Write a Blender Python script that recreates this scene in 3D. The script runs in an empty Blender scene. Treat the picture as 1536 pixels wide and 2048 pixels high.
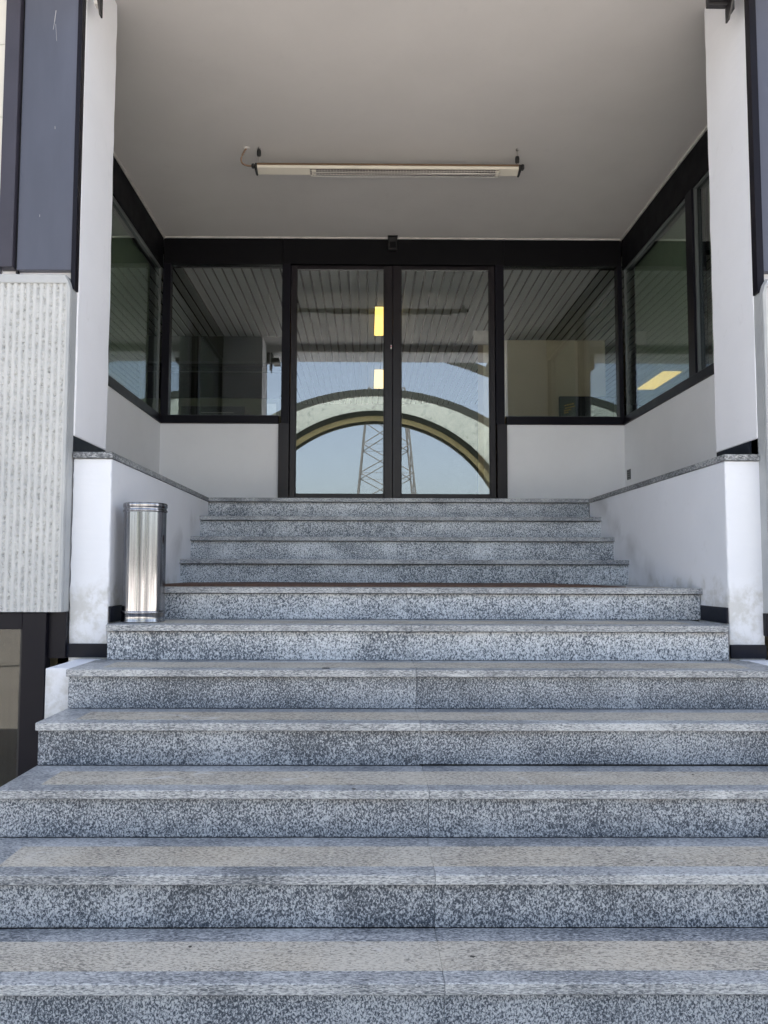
import bpy, bmesh, math, random
from mathutils import Vector, Matrix, noise
random.seed(7)
R = math.radians
sc = bpy.context.scene
COL = sc.collection
H = 1.565            # eye height above the paving; heights below are written relative to the eye

# ---------------------------------------------------------------- camera
cam_d = bpy.data.cameras.new('camera'); cam = bpy.data.objects.new('camera', cam_d); COL.objects.link(cam)
cam_d.sensor_fit = 'VERTICAL'; cam_d.sensor_height = 36.0; cam_d.lens = 1569.3 / 2048 * 36.0
cam_d.shift_x = 22.5 / 2048; cam_d.shift_y = 17.5 / 2048
cam_d.clip_start = 0.05; cam_d.clip_end = 2000
cam.matrix_world = (Matrix.Translation((0, 0, H)) @ Matrix.Rotation(-0.008, 4, 'Z')
                    @ Matrix.Rotation(math.pi / 2 + 0.0658, 4, 'X') @ Matrix.Rotation(0.0026, 4, 'Z'))
sc.camera = cam
# ---------------------------------------------------------------- sky, sun, exposure
SUN_EL, SUN_AZ = 62.0, 12.0      # the sun stands behind the building
world = bpy.data.worlds.new('World'); sc.world = world; world.use_nodes = True
wn = world.node_tree; wn.nodes.clear()
wo = wn.nodes.new('ShaderNodeOutputWorld'); wb = wn.nodes.new('ShaderNodeBackground')
sky = wn.nodes.new('ShaderNodeTexSky'); sky.sky_type = 'NISHITA'; sky.sun_disc = False
sky.sun_elevation = R(SUN_EL); sky.sun_rotation = R(SUN_AZ)
sky.air_density = 1.0; sky.dust_density = 3.0; sky.ozone_density = 1.0; sky.altitude = 100
hs = wn.nodes.new('ShaderNodeHueSaturation'); hs.inputs['Saturation'].default_value = 0.62
wn.links.new(sky.outputs[0], hs.inputs['Color']); wn.links.new(hs.outputs[0], wb.inputs['Color'])
wb.inputs['Strength'].default_value = 0.112
wn.links.new(wb.outputs[0], wo.inputs['Surface'])
sun_d = bpy.data.lights.new('sun', 'SUN'); sun_d.energy = 5.0; sun_d.angle = R(0.55); sun_d.color = (1.0, 0.94, 0.86)
sun = bpy.data.objects.new('sun', sun_d); COL.objects.link(sun)
sdir = Vector((math.sin(R(SUN_AZ)) * math.cos(R(SUN_EL)), math.cos(R(SUN_AZ)) * math.cos(R(SUN_EL)), math.sin(R(SUN_EL))))
sun.rotation_euler = sdir.to_track_quat('Z', 'Y').to_euler()
sc.view_settings.view_transform = 'Standard'; sc.view_settings.look = 'None'
sc.view_settings.gamma = 1.0; sc.view_settings.use_curve_mapping = False
sc.view_settings.exposure = 2.03
sc.cycles.max_bounces = 12; sc.cycles.transparent_max_bounces = 24; sc.cycles.glossy_bounces = 6
sc.cycles.diffuse_bounces = 6
sc.cycles.use_denoising = True

# ---------------------------------------------------------------- material helpers
class NT:
    def __init__(s, name):
        s.m = bpy.data.materials.new(name); s.m.use_nodes = True
        s.t = s.m.node_tree; s.n = s.t.nodes; s.b = s.n['Principled BSDF']; s.out = s.n['Material Output']
    def node(s, typ, **kw):
        n = s.n.new(typ)
        for k, v in kw.items():
            if k in n.inputs.keys(): n.inputs[k].default_value = v
            else: setattr(n, k, v)
        return n
    def link(s, a, b): s.t.links.new(a, b)
    def coord(s, rand=True, scale=(1, 1, 1), rot=(0, 0, 0)):
        tc = s.node('ShaderNodeTexCoord'); src = tc.outputs['Object']
        if rand:
            oi = s.node('ShaderNodeObjectInfo'); mu = s.node('ShaderNodeVectorMath', operation='SCALE')
            cb = s.node('ShaderNodeCombineXYZ')
            for i in range(3): s.link(oi.outputs['Random'], cb.inputs[i])
            s.link(cb.outputs[0], mu.inputs[0]); mu.inputs['Scale'].default_value = 37.0
            ad = s.node('ShaderNodeVectorMath', operation='ADD'); s.link(src, ad.inputs[0]); s.link(mu.outputs[0], ad.inputs[1])
            src = ad.outputs[0]
        mp = s.node('ShaderNodeMapping'); mp.inputs['Scale'].default_value = scale; mp.inputs['Rotation'].default_value = rot
        s.link(src, mp.inputs[0]); return mp.outputs[0]
    def noise(s, vec, scale, detail=3, rough=.55, dist=0):
        n = s.node('ShaderNodeTexNoise'); n.inputs['Scale'].default_value = scale; n.inputs['Detail'].default_value = detail
        n.inputs['Roughness'].default_value = rough; n.inputs['Distortion'].default_value = dist
        s.link(vec, n.inputs['Vector']); return n.outputs['Fac']
    def ramp(s, fac, stops, interp='LINEAR'):
        r = s.node('ShaderNodeValToRGB'); r.color_ramp.interpolation = interp
        e = r.color_ramp.elements
        while len(e) < len(stops): e.new(0.5)
        for i, (p, c) in enumerate(stops):
            e[i].position = p; e[i].color = (c[0], c[1], c[2], 1) if not isinstance(c, (int, float)) else (c, c, c, 1)
        s.link(fac, r.inputs[0]); return r.outputs[0]
    def math(s, op, a, b=None, c=None):
        m = s.node('ShaderNodeMath', operation=op)
        for i, v in enumerate((a, b, c)):
            if v is None: continue
            if isinstance(v, (int, float)): m.inputs[i].default_value = v
            else: s.link(v, m.inputs[i])
        return m.outputs[0]
    def mix(s, fac, a, b, mode='MIX'):
        m = s.node('ShaderNodeMix', data_type='RGBA', blend_type=mode)
        for k, v in ((0, fac), (6, a), (7, b)):
            if isinstance(v, (int, float)): m.inputs[k].default_value = v
            elif isinstance(v, tuple): m.inputs[k].default_value = (*v, 1)
            else: s.link(v, m.inputs[k])
        return m.outputs[2]
    def bump(s, h, strength=.3, dist=.002):
        b = s.node('ShaderNodeBump'); b.inputs['Strength'].default_value = strength; b.inputs['Distance'].default_value = dist
        s.link(h, b.inputs['Height']); s.link(b.outputs[0], s.b.inputs['Normal'])
    def base(s, c):
        if isinstance(c, tuple): s.b.inputs['Base Color'].default_value = (*c, 1)
        else: s.link(c, s.b.inputs['Base Color'])
    def rough(s, v):
        if isinstance(v, (int, float)): s.b.inputs['Roughness'].default_value = v
        else: s.link(v, s.b.inputs['Roughness'])

def mat_granite(name, scale, rot, dark, mid, light, rough, lo=.43, hi=.58, patch=.16, warm=None, bumpy=0.0, stain=0.0, soil=False):
    t = NT(name)
    v = t.coord(scale=scale, rot=rot)
    v1 = t.coord()
    a = t.noise(v, 1.0, 4, .62, .7)
    b = t.noise(v1, 2.6, 3, .55, .4)
    c = t.noise(v1, 9.0, 3, .6, 0.2)
    f = t.math('ADD', a, t.math('MULTIPLY', t.math('SUBTRACT', b, .5), patch * 2.2))
    f = t.math('ADD', f, t.math('MULTIPLY', t.math('SUBTRACT', c, .5), patch * .9))
    col = t.ramp(f, [(lo - .05, dark), ((lo + hi) / 2, mid), (hi + .03, light)])
    if warm:
        w = t.ramp(t.noise(v1, 1.7, 4, .6, .3), [(.45, 0.0), (.7, 1.0)])
        col = t.mix(t.math('MULTIPLY', w, .45), col, warm, 'MULTIPLY')
    if stain:
        s1 = t.ramp(t.noise(v1, 3.3, 4, .65, .5), [(.56, 0.0), (.70, 1.0)])
        col = t.mix(t.math('MULTIPLY', s1, stain), col, (.42, .44, .47), 'MULTIPLY')
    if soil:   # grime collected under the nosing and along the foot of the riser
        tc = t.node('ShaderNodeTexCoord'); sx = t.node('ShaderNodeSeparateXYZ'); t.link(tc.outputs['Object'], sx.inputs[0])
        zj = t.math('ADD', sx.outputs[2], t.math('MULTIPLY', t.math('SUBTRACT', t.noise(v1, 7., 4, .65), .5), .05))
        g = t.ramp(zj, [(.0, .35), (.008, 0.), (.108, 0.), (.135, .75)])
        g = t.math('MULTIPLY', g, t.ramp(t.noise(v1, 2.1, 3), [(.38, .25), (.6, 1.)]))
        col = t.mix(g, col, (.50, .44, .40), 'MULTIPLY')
    vn = t.noise(t.coord(scale=(.9, 2.6, 2.6), rot=(0, 0, R(24))), 1.0, 3, .55, .3)
    vn = t.math('SUBTRACT', 1., t.math('MULTIPLY', t.math('ABSOLUTE', t.math('SUBTRACT', vn, .55)), 120.))
    vn = t.math('MULTIPLY', t.math('MAXIMUM', vn, 0.), t.ramp(t.noise(v1, 5., 2), [(.50, 0.), (.64, 0. if soil else .5)]))
    col = t.mix(vn, col, (.66, .68, .70))
    t.base(col); t.rough(rough)
    t.bump(a if not bumpy else t.noise(v1, 420, 2), .10 + bumpy, .001)
    return t.m

def mat_plain(name, col, rough=.5, metal=0., var=.06, vscale=3., bump=0., bscale=200., spec=.5, streak=None):
    t = NT(name); v = t.coord()
    n = t.noise(v if not streak else t.coord(scale=streak), vscale, 5, .6)
    lo = tuple(c * (1 - var) for c in col); hi = tuple(min(1, c * (1 + var)) for c in col)
    t.base(t.ramp(n, [(.3, lo), (.7, hi)])); t.b.inputs['Metallic'].default_value = metal
    r = t.ramp(t.noise(v, vscale * 2.3, 4, .6), [(.3, rough * .88), (.7, min(1, rough * 1.12))]); t.link(r, t.b.inputs['Roughness'])
    t.b.inputs['Specular IOR Level'].default_value = spec
    if bump: t.bump(t.noise(v, bscale, 3, .6), bump, .002)
    return t.m

def mat_glass(name, tint, r0=.2, rough=0.0):
    t = NT(name); t.n.remove(t.b)
    tr = t.node('ShaderNodeBsdfTransparent'); tr.inputs[0].default_value = (*tint, 1)
    gl = t.node('ShaderNodeBsdfGlossy'); gl.inputs['Color'].default_value = (.93, .97, 1, 1); gl.inputs['Roughness'].default_value = rough
    lw = t.node('ShaderNodeLayerWeight'); lw.inputs['Blend'].default_value = .5
    p = t.math('POWER', lw.outputs['Facing'], 5.0)
    f = t.math('ADD', t.math('MULTIPLY', p, 1 - r0), r0)
    mx = t.node('ShaderNodeMixShader'); t.link(f, mx.inputs[0]); t.link(tr.outputs[0], mx.inputs[1]); t.link(gl.outputs[0], mx.inputs[2])
    t.link(mx.outputs[0], t.out.inputs['Surface']); return t.m

def mat_plaster(name, col, dirt=.0, damp=None, bump=.12):
    """painted render: faint mottling, grime specks, optional grey damp repair patch between heights damp=(z0,z1) (object space)"""
    t = NT(name); v = t.coord(rand=False)
    n = t.noise(v, 2.2, 5, .6, .3)
    col0 = t.ramp(n, [(.3, tuple(c * .95 for c in col)), (.7, col)])
    g = t.ramp(t.noise(v, 7., 6, .7, .6), [(.60, 0.), (.78, 1.)])
    col0 = t.mix(t.math('MULTIPLY', g, dirt), col0, (.36, .35, .33))
    if damp:
        sx = t.node('ShaderNodeSeparateXYZ'); t.link(v, sx.inputs[0])
        z = t.math('ADD', sx.outputs[2], t.math('MULTIPLY', t.math('SUBTRACT', t.noise(v, 5.5, 4, .6, .4), .5), .34))
        m = t.ramp(t.math('MULTIPLY', t.math('SUBTRACT', damp, z), 14.), [(0., 0.), (1., 1.)])
        blot = t.ramp(t.noise(v, 9., 6, .68, .15), [(.42, .10), (.56, 1.)])
        col0 = t.mix(t.math('MULTIPLY', t.math('MULTIPLY', m, blot), .55), col0, (.42, .415, .38))
        # scuffs from shoes and mops following the flight of steps
        d = t.math('SUBTRACT', sx.outputs[2], t.math('SUBTRACT', t.math('MULTIPLY', sx.outputs[1], .55), .59))
        q = t.math('SUBTRACT', 1., t.math('DIVIDE', t.math('ABSOLUTE', d), .15))
        q = t.math('MULTIPLY', t.math('MAXIMUM', q, 0.), t.ramp(sx.outputs[1], [(.5, 0.), (.9, 1.)]))
        q = t.math('MULTIPLY', q, t.ramp(t.noise(v, 3.6, 3, .5, .2), [(.44, 0.), (.62, 1.)]))
        col0 = t.mix(t.math('MULTIPLY', q, .5), col0, (.36, .37, .39))
    t.base(col0); t.rough(.85); t.b.inputs['Specular IOR Level'].default_value = .25
    t.bump(t.noise(v, 60., 5, .65), bump, .003)
    return t.m

def mat_emit(name, col, strength):
    t = NT(name); t.base((.8, .8, .8)); t.b.inputs['Emission Color'].default_value = (*col, 1); t.b.inputs['Emission Strength'].default_value = strength
    return t.m

M = {}
M['riser'] = mat_granite('granite riser', (180, 180, 138), (0, R(28), 0), (.026, .039, .060), (.18, .205, .243), (.43, .463, .51), .42, lo=.475, hi=.55, patch=.095, stain=.5, soil=True)
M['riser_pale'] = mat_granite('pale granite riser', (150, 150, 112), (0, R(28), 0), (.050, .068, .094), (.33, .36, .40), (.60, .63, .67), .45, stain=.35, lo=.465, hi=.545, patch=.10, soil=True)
M['riser_lightened'] = mat_granite('granite riser lightened for dim porch', (165, 165, 125), (0, R(28), 0), (.050, .070, .092), (.33, .36, .395), (.62, .655, .69), .45, lo=.46, hi=.54, patch=.11, stain=.45, soil=True)
M['nosing'] = mat_granite('granite tread', (80, 190, 330), (0, 0, R(5)), (.050, .063, .080), (.255, .27, .292), (.50, .52, .538), .40, lo=.40, hi=.60, stain=.35)
M['gap_shadow_gum'] = mat_plain('dark shadow gap and gum', (.045, .042, .038), .95, var=.3, vscale=12)
M['grip'] = mat_granite('bush hammered granite', (85, 210, 260), (0, 0, R(6)), (.15, .145, .135), (.36, .34, .30), (.49, .465, .41), .85, lo=.43, hi=.52, patch=.10, warm=(.95, .88, .78), bumpy=.25)
M['coping'] = mat_granite('granite coping', (60, 60, 120), (0, R(15), 0), (.06, .065, .075), (.21, .22, .235), (.42, .43, .44), .45)
M['plaster_out'] = mat_plaster('white painted render', (.725, .745, .795), dirt=.18, damp=-.02)
M['plaster_pier'] = mat_plaster('white painted pier', (.82, .825, .86), dirt=.16)
M['plaster_in'] = mat_plaster('pale grey painted wall', (.84, .855, .885), dirt=.05, bump=.05)
M['ceiling'] = mat_plaster('warm white ceiling paint', (.665, .635, .615), dirt=.12, bump=.05)
M['trim'] = mat_plain('white silicone bead', (.62, .60, .57), .6, var=.2, vscale=9)
M['frame'] = mat_plain('anthracite aluminium', (.009, .0085, .013), .38, var=.12, vscale=2.5, spec=.14)
M['frame_brown'] = mat_plain('dark bronze aluminium', (.014, .011, .014), .33, var=.12, vscale=2.5, spec=.32)
M['header'] = mat_plain('black header panel', (.0045, .0045, .006), .6, spec=.14)
M['clad'] = mat_plain('grey blue metal cladding', (.070, .076, .105), .42, metal=0., var=.14, vscale=1.6, streak=(3, 3, .6))
M['clad_dark'] = mat_plain('dark purple grey metal', (.035, .032, .046), .45, var=.18, vscale=3)
M['bead'] = mat_plain('grey gasket bead', (.13, .14, .14), .35, metal=.3)
M['skirt'] = mat_plain('black skirting tile', (.007, .009, .017), .35, var=.3, vscale=8, spec=.14)
M['steel'] = mat_plain('dark painted steel', (.018, .017, .019), .5, var=.3, vscale=8)
M['black'] = mat_plain('black plastic', (.012, .012, .013), .45)
M['heat_white'] = mat_plain('cream enamel', (.62, .58, .50), .4)
M['heat_brown'] = mat_plain('brown anodised edge', (.16, .105, .065), .35, metal=.3)
M['reflector'] = mat_plain('aged reflector', (.17, .155, .155), .35, metal=.6, var=.3, vscale=12)
M['wire'] = mat_plain('zinc wire', (.42, .40, .38), .35, metal=.8)
M['cable'] = mat_plain('brown cable', (.22, .14, .09), .6)
M['glass'] = mat_glass('reflective tinted glass', (.97, .99, .98), .155)
M['glass_basement'] = mat_glass('dull basement glass', (.62, .60, .55), .035)
M['glass_side'] = mat_glass('green tinted glass', (.86, .91, .87), .13)
M['mat'] = mat_plain('brown coir mat', (.085, .048, .034), .95, var=.3, vscale=60, bump=.6, bscale=500)
M['ground'] = mat_plain('pale paving', (.47, .445, .41), .9, var=.12, vscale=.6, bump=.3, bscale=90)
M['paving'] = mat_plain('landing stone paled for bounce', (.55, .54, .52), .6)
M['slat'] = mat_plain('grey ceiling slat', (.55, .59, .60), .45, metal=0.)
M['void'] = mat_plain('dark plenum', (.006, .006, .007), .9)
M['floor_in'] = mat_plain('dark interior floor', (.40, .37, .34), .4)
M['wall_beige'] = mat_plain('beige interior wall', (.80, .72, .54), .8, var=.05, vscale=1)
M['wall_dark'] = mat_plain('dark green grey interior wall', (.05, .055, .045), .7, var=.1, vscale=1)
M['wall_sage'] = mat_plain('sage interior wall', (.20, .22, .16), .8, var=.08, vscale=1)
M['lamp'] = mat_emit('yellow lit diffuser', (1.0, .66, .14), .62)
M['yellow_print'] = mat_plain('yellow print', (.55, .36, .05), .6)
M['paper'] = mat_plain('paper notice', (.45, .46, .40), .8, var=.1, vscale=30)
M['pink'] = mat_plain('pink sticker print', (.55, .12, .16), .5)
M['white_print'] = mat_plain('white sticker', (.75, .75, .74), .5)
M['blind'] = mat_plain('sage blind fabric', (.25, .28, .22), .8)
M['curtain'] = mat_plain('brown curtain', (.09, .08, .06), .9, var=.3, vscale=2, streak=(14, 3, .4))
M['cream_wall'] = mat_plain('cream panel', (.60, .58, .53), .7, var=.05)
def mat_vault():
    t = NT('weathered translucent vault sheet'); v = t.coord(rand=False, scale=(5, .9, 5))
    c = t.ramp(t.noise(v, 1.6, 6, .7, .4), [(.42, (.50, .55, .51)), (.58, (.42, .47, .44)), (.68, (.16, .17, .17))])
    t.base(c); t.rough(.7); tl = t.node('ShaderNodeBsdfTranslucent'); t.link(c, tl.inputs[0])
    mx = t.node('ShaderNodeMixShader'); mx.inputs[0].default_value = .30
    t.link(t.b.outputs[0], mx.inputs[1]); t.link(tl.outputs[0], mx.inputs[2]); t.link(mx.outputs[0], t.out.inputs['Surface']); return t.m
M['vault_skin'] = mat_vault()
M['hoop_green'] = mat_plain('dark olive steel hoop', (.012, .016, .011), .6)
M['hoop_yellow'] = mat_plain('faded yellow edge', (.42, .36, .20), .6)
M['galv'] = mat_plain('galvanised lattice', (.13, .13, .125), .6)
M['roof'] = mat_plain('roof membrane', (.2, .2, .2), .9)
M['leaf'] = mat_plain('tree foliage', (.045, .075, .025), .8, var=.5, vscale=6)
M['bark'] = mat_plain('bark', (.09, .07, .05), .9)

# concrete with pitted bands
def mat_concrete():
    t = NT('ribbed cast concrete'); v = t.coord(rand=False)
    n = t.noise(v, 3., 5, .6); c = t.ramp(n, [(.3, (.44, .45, .455)), (.7, (.53, .535, .53))])
    at = t.node('ShaderNodeAttribute', attribute_name='rough')
    pit = t.ramp(t.noise(v, 60., 4, .7, .5), [(.54, 0.), (.70, 1.)])
    c = t.mix(t.math('MULTIPLY', t.math('MULTIPLY', at.outputs['Fac'], pit), .75), c, (.15, .145, .13))
    pit2 = t.ramp(t.noise(v, 26., 3, .6, .3), [(.62, 0.), (.72, 1.)])
    c = t.mix(t.math('MULTIPLY', t.math('MULTIPLY', at.outputs['Fac'], pit2), .55), c, (.13, .13, .12))
    t.base(c); t.rough(.92); t.b.inputs['Specular IOR Level'].default_value = .2
    t.bump(t.noise(v, 230., 4, .7), .45, .003); return t.m
M['concrete'] = mat_concrete()
def mat_concrete_smooth():
    t = NT('smooth cast concrete'); v = t.coord(rand=False)
    c = t.ramp(t.noise(v, 4., 6, .65), [(.3, (.33, .345, .36)), (.7, (.43, .44, .445))])
    p = t.ramp(t.noise(v, 75., 3, .7), [(.69, 0.), (.76, 1.)])
    c = t.mix(t.math('MULTIPLY', p, .6), c, (.10, .10, .095)); t.base(c); t.rough(.9); t.bump(t.noise(v, 120., 4), .25, .002); return t.m
M['concrete_smooth'] = mat_concrete_smooth()
def mat_chrome():
    t = NT('polished stainless steel'); t.base(t.ramp(t.noise(t.coord(rand=False, scale=(48, 48, .5)), 1., 3, .6), [(.38, (.20, .20, .215)), (.6, (.46, .46, .475))])); t.b.inputs['Metallic'].default_value = 1.  # vertical streaks in the base colour imitate reflected surroundings
    v = t.coord(rand=False, scale=(60, 60, .8)); t.rough(t.ramp(t.noise(v, 1., 4, .6), [(.3, .06), (.7, .22)]))
    t.bump(t.noise(t.coord(rand=False, scale=(55, 55, .7)), 1., 3, .55), .6, .004); return t.m
M['chrome'] = mat_chrome()

# ---------------------------------------------------------------- mesh helpers (heights relative to the eye)
def box(bm, x0, x1, y0, y1, z0, z1, bev=0.0):
    if x0 > x1: x0, x1 = x1, x0
    r = bmesh.ops.create_cube(bm, size=1.0)
    vs = r['verts']
    for v in vs:
        v.co = Vector(((x0 + x1) / 2 + v.co.x * (x1 - x0), (y0 + y1) / 2 + v.co.y * (y1 - y0), (z0 + z1) / 2 + v.co.z * (z1 - z0)))
    if bev:
        es = list({e for v in vs for e in v.link_edges})
        bmesh.ops.bevel(bm, geom=es, offset=bev, segments=1, affect='EDGES', profile=.5)
def prism(bm, pts, axis, a0, a1):
    """extrude a polygon; pts are pairs in the two other axes (in order x,y,z without axis)"""
    def P(p, a):
        q = list(p); q.insert(axis, a); return q
    A = [bm.verts.new(P(p, a0)) for p in pts]; B = [bm.verts.new(P(p, a1)) for p in pts]
    n = len(pts); bm.faces.new(A); bm.faces.new(B[::-1])
    for i in range(n): bm.faces.new([A[i], B[i], B[(i + 1) % n], A[(i + 1) % n]])
    bmesh.ops.recalc_face_normals(bm, faces=bm.faces)
def tube(bm, pts, r, seg=8):
    pts = [Vector(p) for p in pts]; rings = []
    for i, p in enumerate(pts):
        d = (pts[min(i + 1, len(pts) - 1)] - pts[max(i - 1, 0)]).normalized()
        u = d.cross(Vector((0, 0, 1))) if abs(d.z) < .95 else d.cross(Vector((1, 0, 0)))
        u.normalize(); w = d.cross(u)
        rings.append([bm.verts.new(p + (u * math.cos(k * 2 * math.pi / seg) + w * math.sin(k * 2 * math.pi / seg)) * r) for k in range(seg)])
    for a, b in zip(rings, rings[1:]):
        for k in range(seg): bm.faces.new([a[k], a[(k + 1) % seg], b[(k + 1) % seg], b[k]])
    bm.faces.new(rings[0][::-1]); bm.faces.new(rings[-1])
def lathe(bm, prof, cx, cy, seg=64):
    rings = [[bm.verts.new((cx + r * math.cos(k * 2 * math.pi / seg), cy + r * math.sin(k * 2 * math.pi / seg), z)) for k in range(seg)] for r, z in prof]
    for a, b in zip(rings, rings[1:]):
        for k in range(seg): bm.faces.new([a[k], a[(k + 1) % seg], b[(k + 1) % seg], b[k]])
    return rings
def wpos(o):
    p = Vector((0, 0, 0))
    while o: p += o.location; o = o.parent
    return p
def put(name, bm, mat, parent=None, org=None, label=None, cat=None, group=None, kind=None, smooth=False):
    """bm holds world positions (z relative to the eye); becomes one object, origin at org (default: parent's or box base)"""
    for v in bm.verts: v.co.z += H
    if org is None and parent is None:
        xs = [v.co.x for v in bm.verts]; ys = [v.co.y for v in bm.verts]; zs = [v.co.z for v in bm.verts]
        org = Vector(((min(xs) + max(xs)) / 2, (min(ys) + max(ys)) / 2, min(zs)))
    elif org is None: org = wpos(parent)
    else: org = Vector(org)
    for v in bm.verts: v.co -= org
    me = bpy.data.meshes.new(name); bm.normal_update(); bm.to_mesh(me); bm.free()
    if smooth:
        for p in me.polygons: p.use_smooth = True
    me.materials.append(M[mat]); o = bpy.data.objects.new(name, me); COL.objects.link(o)
    if parent: o.parent = parent; o.location = org - wpos(parent)
    else: o.location = org
    tag(o, label, cat, group, kind); return o
def tag(o, label=None, cat=None, group=None, kind=None):
    for k, v in (('label', label), ('category', cat), ('group', group), ('kind', kind)):
        if v: o[k] = v
    return o
def thing(name, loc, label, cat, group=None):
    o = bpy.data.objects.new(name, None); COL.objects.link(o); o.location = (loc[0], loc[1], loc[2] + H); o.empty_display_size = .1
    return tag(o, label, cat, group)
def bx(name, mat, parent, x0, x1, y0, y1, z0, z1, bev=0.0, **kw):
    bm = bmesh.new(); box(bm, x0, x1, y0, y1, z0, z1, bev); return put(name, bm, mat, parent, **kw)
def copyo(o, parent, dloc):
    c = o.copy(); COL.objects.link(c); c.parent = parent; c.location = o.location + Vector(dloc); return c

# ---------------------------------------------------------------- ground
bm = bmesh.new(); box(bm, -220, 220, -260, 200, -1.765, -1.565)
put('ground', bm, 'ground', kind='structure', label='pale paved forecourt in front of the entrance steps')

# ================================================================= STAIRCASE
RS = .1651; Z11 = .5816
zt = lambda k: Z11 - (11 - k) * RS
D = {-1: 1.52, 0: 1.82, 1: 2.12, 2: 2.4155, 3: 2.7233, 4: 3.0402, 5: 3.3331, 6: 3.6698, 7: 4.0876, 8: 5.2214, 9: 5.5214, 10: 5.8214, 11: 6.1214}
XL, XR = -1.239, 1.752
JX = .212
stairs = thing('staircase', (.25, 3.8, -1.565), 'broad grey granite staircase climbing to the glass entrance, with paler worn bands on its treads', 'staircase')
for k in range(-1, 12):
    y0 = D[k]; yb = (D[k + 1] + .026) if k < 11 else 7.36; z = zt(k)
    if k <= 5: a, b = -1.258, 1.79
    elif k == 6: a, b = -1.207, 1.69
    elif k == 7: a, b = XL - .004, XR
    else: a, b = XL - .012 + (11 - k) * .0, XR + .006
    jx = JX + random.uniform(-.004, .004)
    nose = .030
    # two treads and two risers per step, with a fine open joint between
    for (s0, s1, e) in ((a, jx - .0003, -1), (jx + .0003, b, 1)):
        dz = random.uniform(-.0003, .0003)
        if k == 11:
            bm = bmesh.new(); box(bm, s0, s1, y0, y0 + .45, z - nose + dz, z + dz, .002)
            put('tread', bm, 'nosing', stairs, org=((s0 + s1) / 2, y0, z + H)); 
        else:
            bm = bmesh.new(); box(bm, s0, s1, y0, yb - .001, z - nose + dz, z + dz, .0022)
            t = put('tread', bm, 'nosing', stairs, org=((s0 + s1) / 2, y0, z + H))
            if k <= 7:
                m = .13
                g0 = s0 + m if e < 0 else s0 + .0; g1 = s1 - m if e > 0 else s1
                dep = (yb - y0) if k != 7 else .36
                bm = bmesh.new(); box(bm, g0, g1, y0 + .065 * dep / .32, y0 + .232 * dep / .32, z - .004 + dz, z + dz + .0012, .0005)
                put('grip_band', bm, 'grip', t, label='sandblasted beige anti-slip band let into the tread')
        ra = s0 + (.002 if e < 0 else 0); rb = s1 - (.002 if e > 0 else 0)
        if k == 6: ra, rb = (s0 + .001, s1) if e < 0 else (s0, 1.70)
        zb = zt(k - 1) if k > -1 else -1.565
        dy = random.uniform(-.001, .001)
        bm = bmesh.new(); box(bm, ra, rb, y0 + .026 + dy, y0 + .048 + dy, zb + .0009 + (.0035 if (k == 4 and e > 0) else 0), z - nose - .0035, .0012)
        put('riser', bm, 'riser_pale' if k in (6, 7) else 'riser_lightened' if k > 7 else 'riser', stairs, org=((ra + rb) / 2, y0, zb + H))  # upper risers' colour lightened to offset weak porch light; middle two also paler stone
    # structural core behind each step, coloured dark to draw the shadow line under nosings
    bx('core', 'gap_shadow_gum', stairs, a + .004, b - .004, y0 + .0485, 7.3 if k == 11 else D[k + 1] + .06, -1.56, z - nose - .002)
for (px_, k_, py_, rr_s) in ((-.04, 3, .010, .0055), (.30, 1, .14, .006), (-.17, 5, .05, .016), (.9, 2, .11, .005), (-.75, 4, .13, .005), (1.2, 3, .2, .004), (-.5, 1, .2, .004)):
    bm = bmesh.new(); x_, y_, z_ = px_, D[k_] + py_, zt(k_) + .0016
    vs_ = [bm.verts.new((x_ + rr_s * math.cos(a_ * .7) * random.uniform(.7, 1.5), y_ + rr_s * math.sin(a_ * .7) * random.uniform(.6, 1.1), z_)) for a_ in range(9)]
    bm.faces.new(vs_); e_ = bmesh.ops.extrude_face_region(bm, geom=bm.faces[:]); bmesh.ops.translate(bm, verts=[g for g in e_['geom'] if isinstance(g, bmesh.types.BMVert)], vec=(0, 0, .0012))
    put('gum_spot', bm, 'gap_shadow_gum', stairs)
# unseen landing paving behind the top step, coloured pale to bounce porch light
for i in range(5):
    w = (2.44 + 1.94) / 5; x0 = -1.945 + i * w
    bx('paving_slab', 'paving', stairs, x0 + .0015, x0 + w - .0015, 6.575, 7.33, Z11 - .03, Z11 - .001, .001)
# mat on the wide landing
bm = bmesh.new()
N = 40; X0, X1 = -1.16, 1.40
tops = []
for i in range(N + 1):
    x = X0 + (X1 - X0) * i / N; wv = .0035 * noise.noise(Vector((x * 2.2, 3.1, 0))) + .002
    tops.append((x, zt(7) + .011 + wv - (.007 if i > N - 3 else 0)))
for (x, z), (x2, z2) in zip(tops, tops[1:]):
    vs = [bm.verts.new(p) for p in ((x, 4.23, zt(7) + .001), (x2, 4.23, zt(7) + .001), (x2, 4.235, z2), (x, 4.235, z), (x2, 5.18, z2), (x, 5.18, z))]
    bm.faces.new([vs[0], vs[1], vs[2], vs[3]]); bm.faces.new([vs[3], vs[2], vs[4], vs[5]])
bmesh.ops.remove_doubles(bm, verts=bm.verts, dist=.0001)
put('doormat', bm, 'mat', label='thin brown coir mat lying across the wide landing of the steps', cat='doormat')

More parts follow.
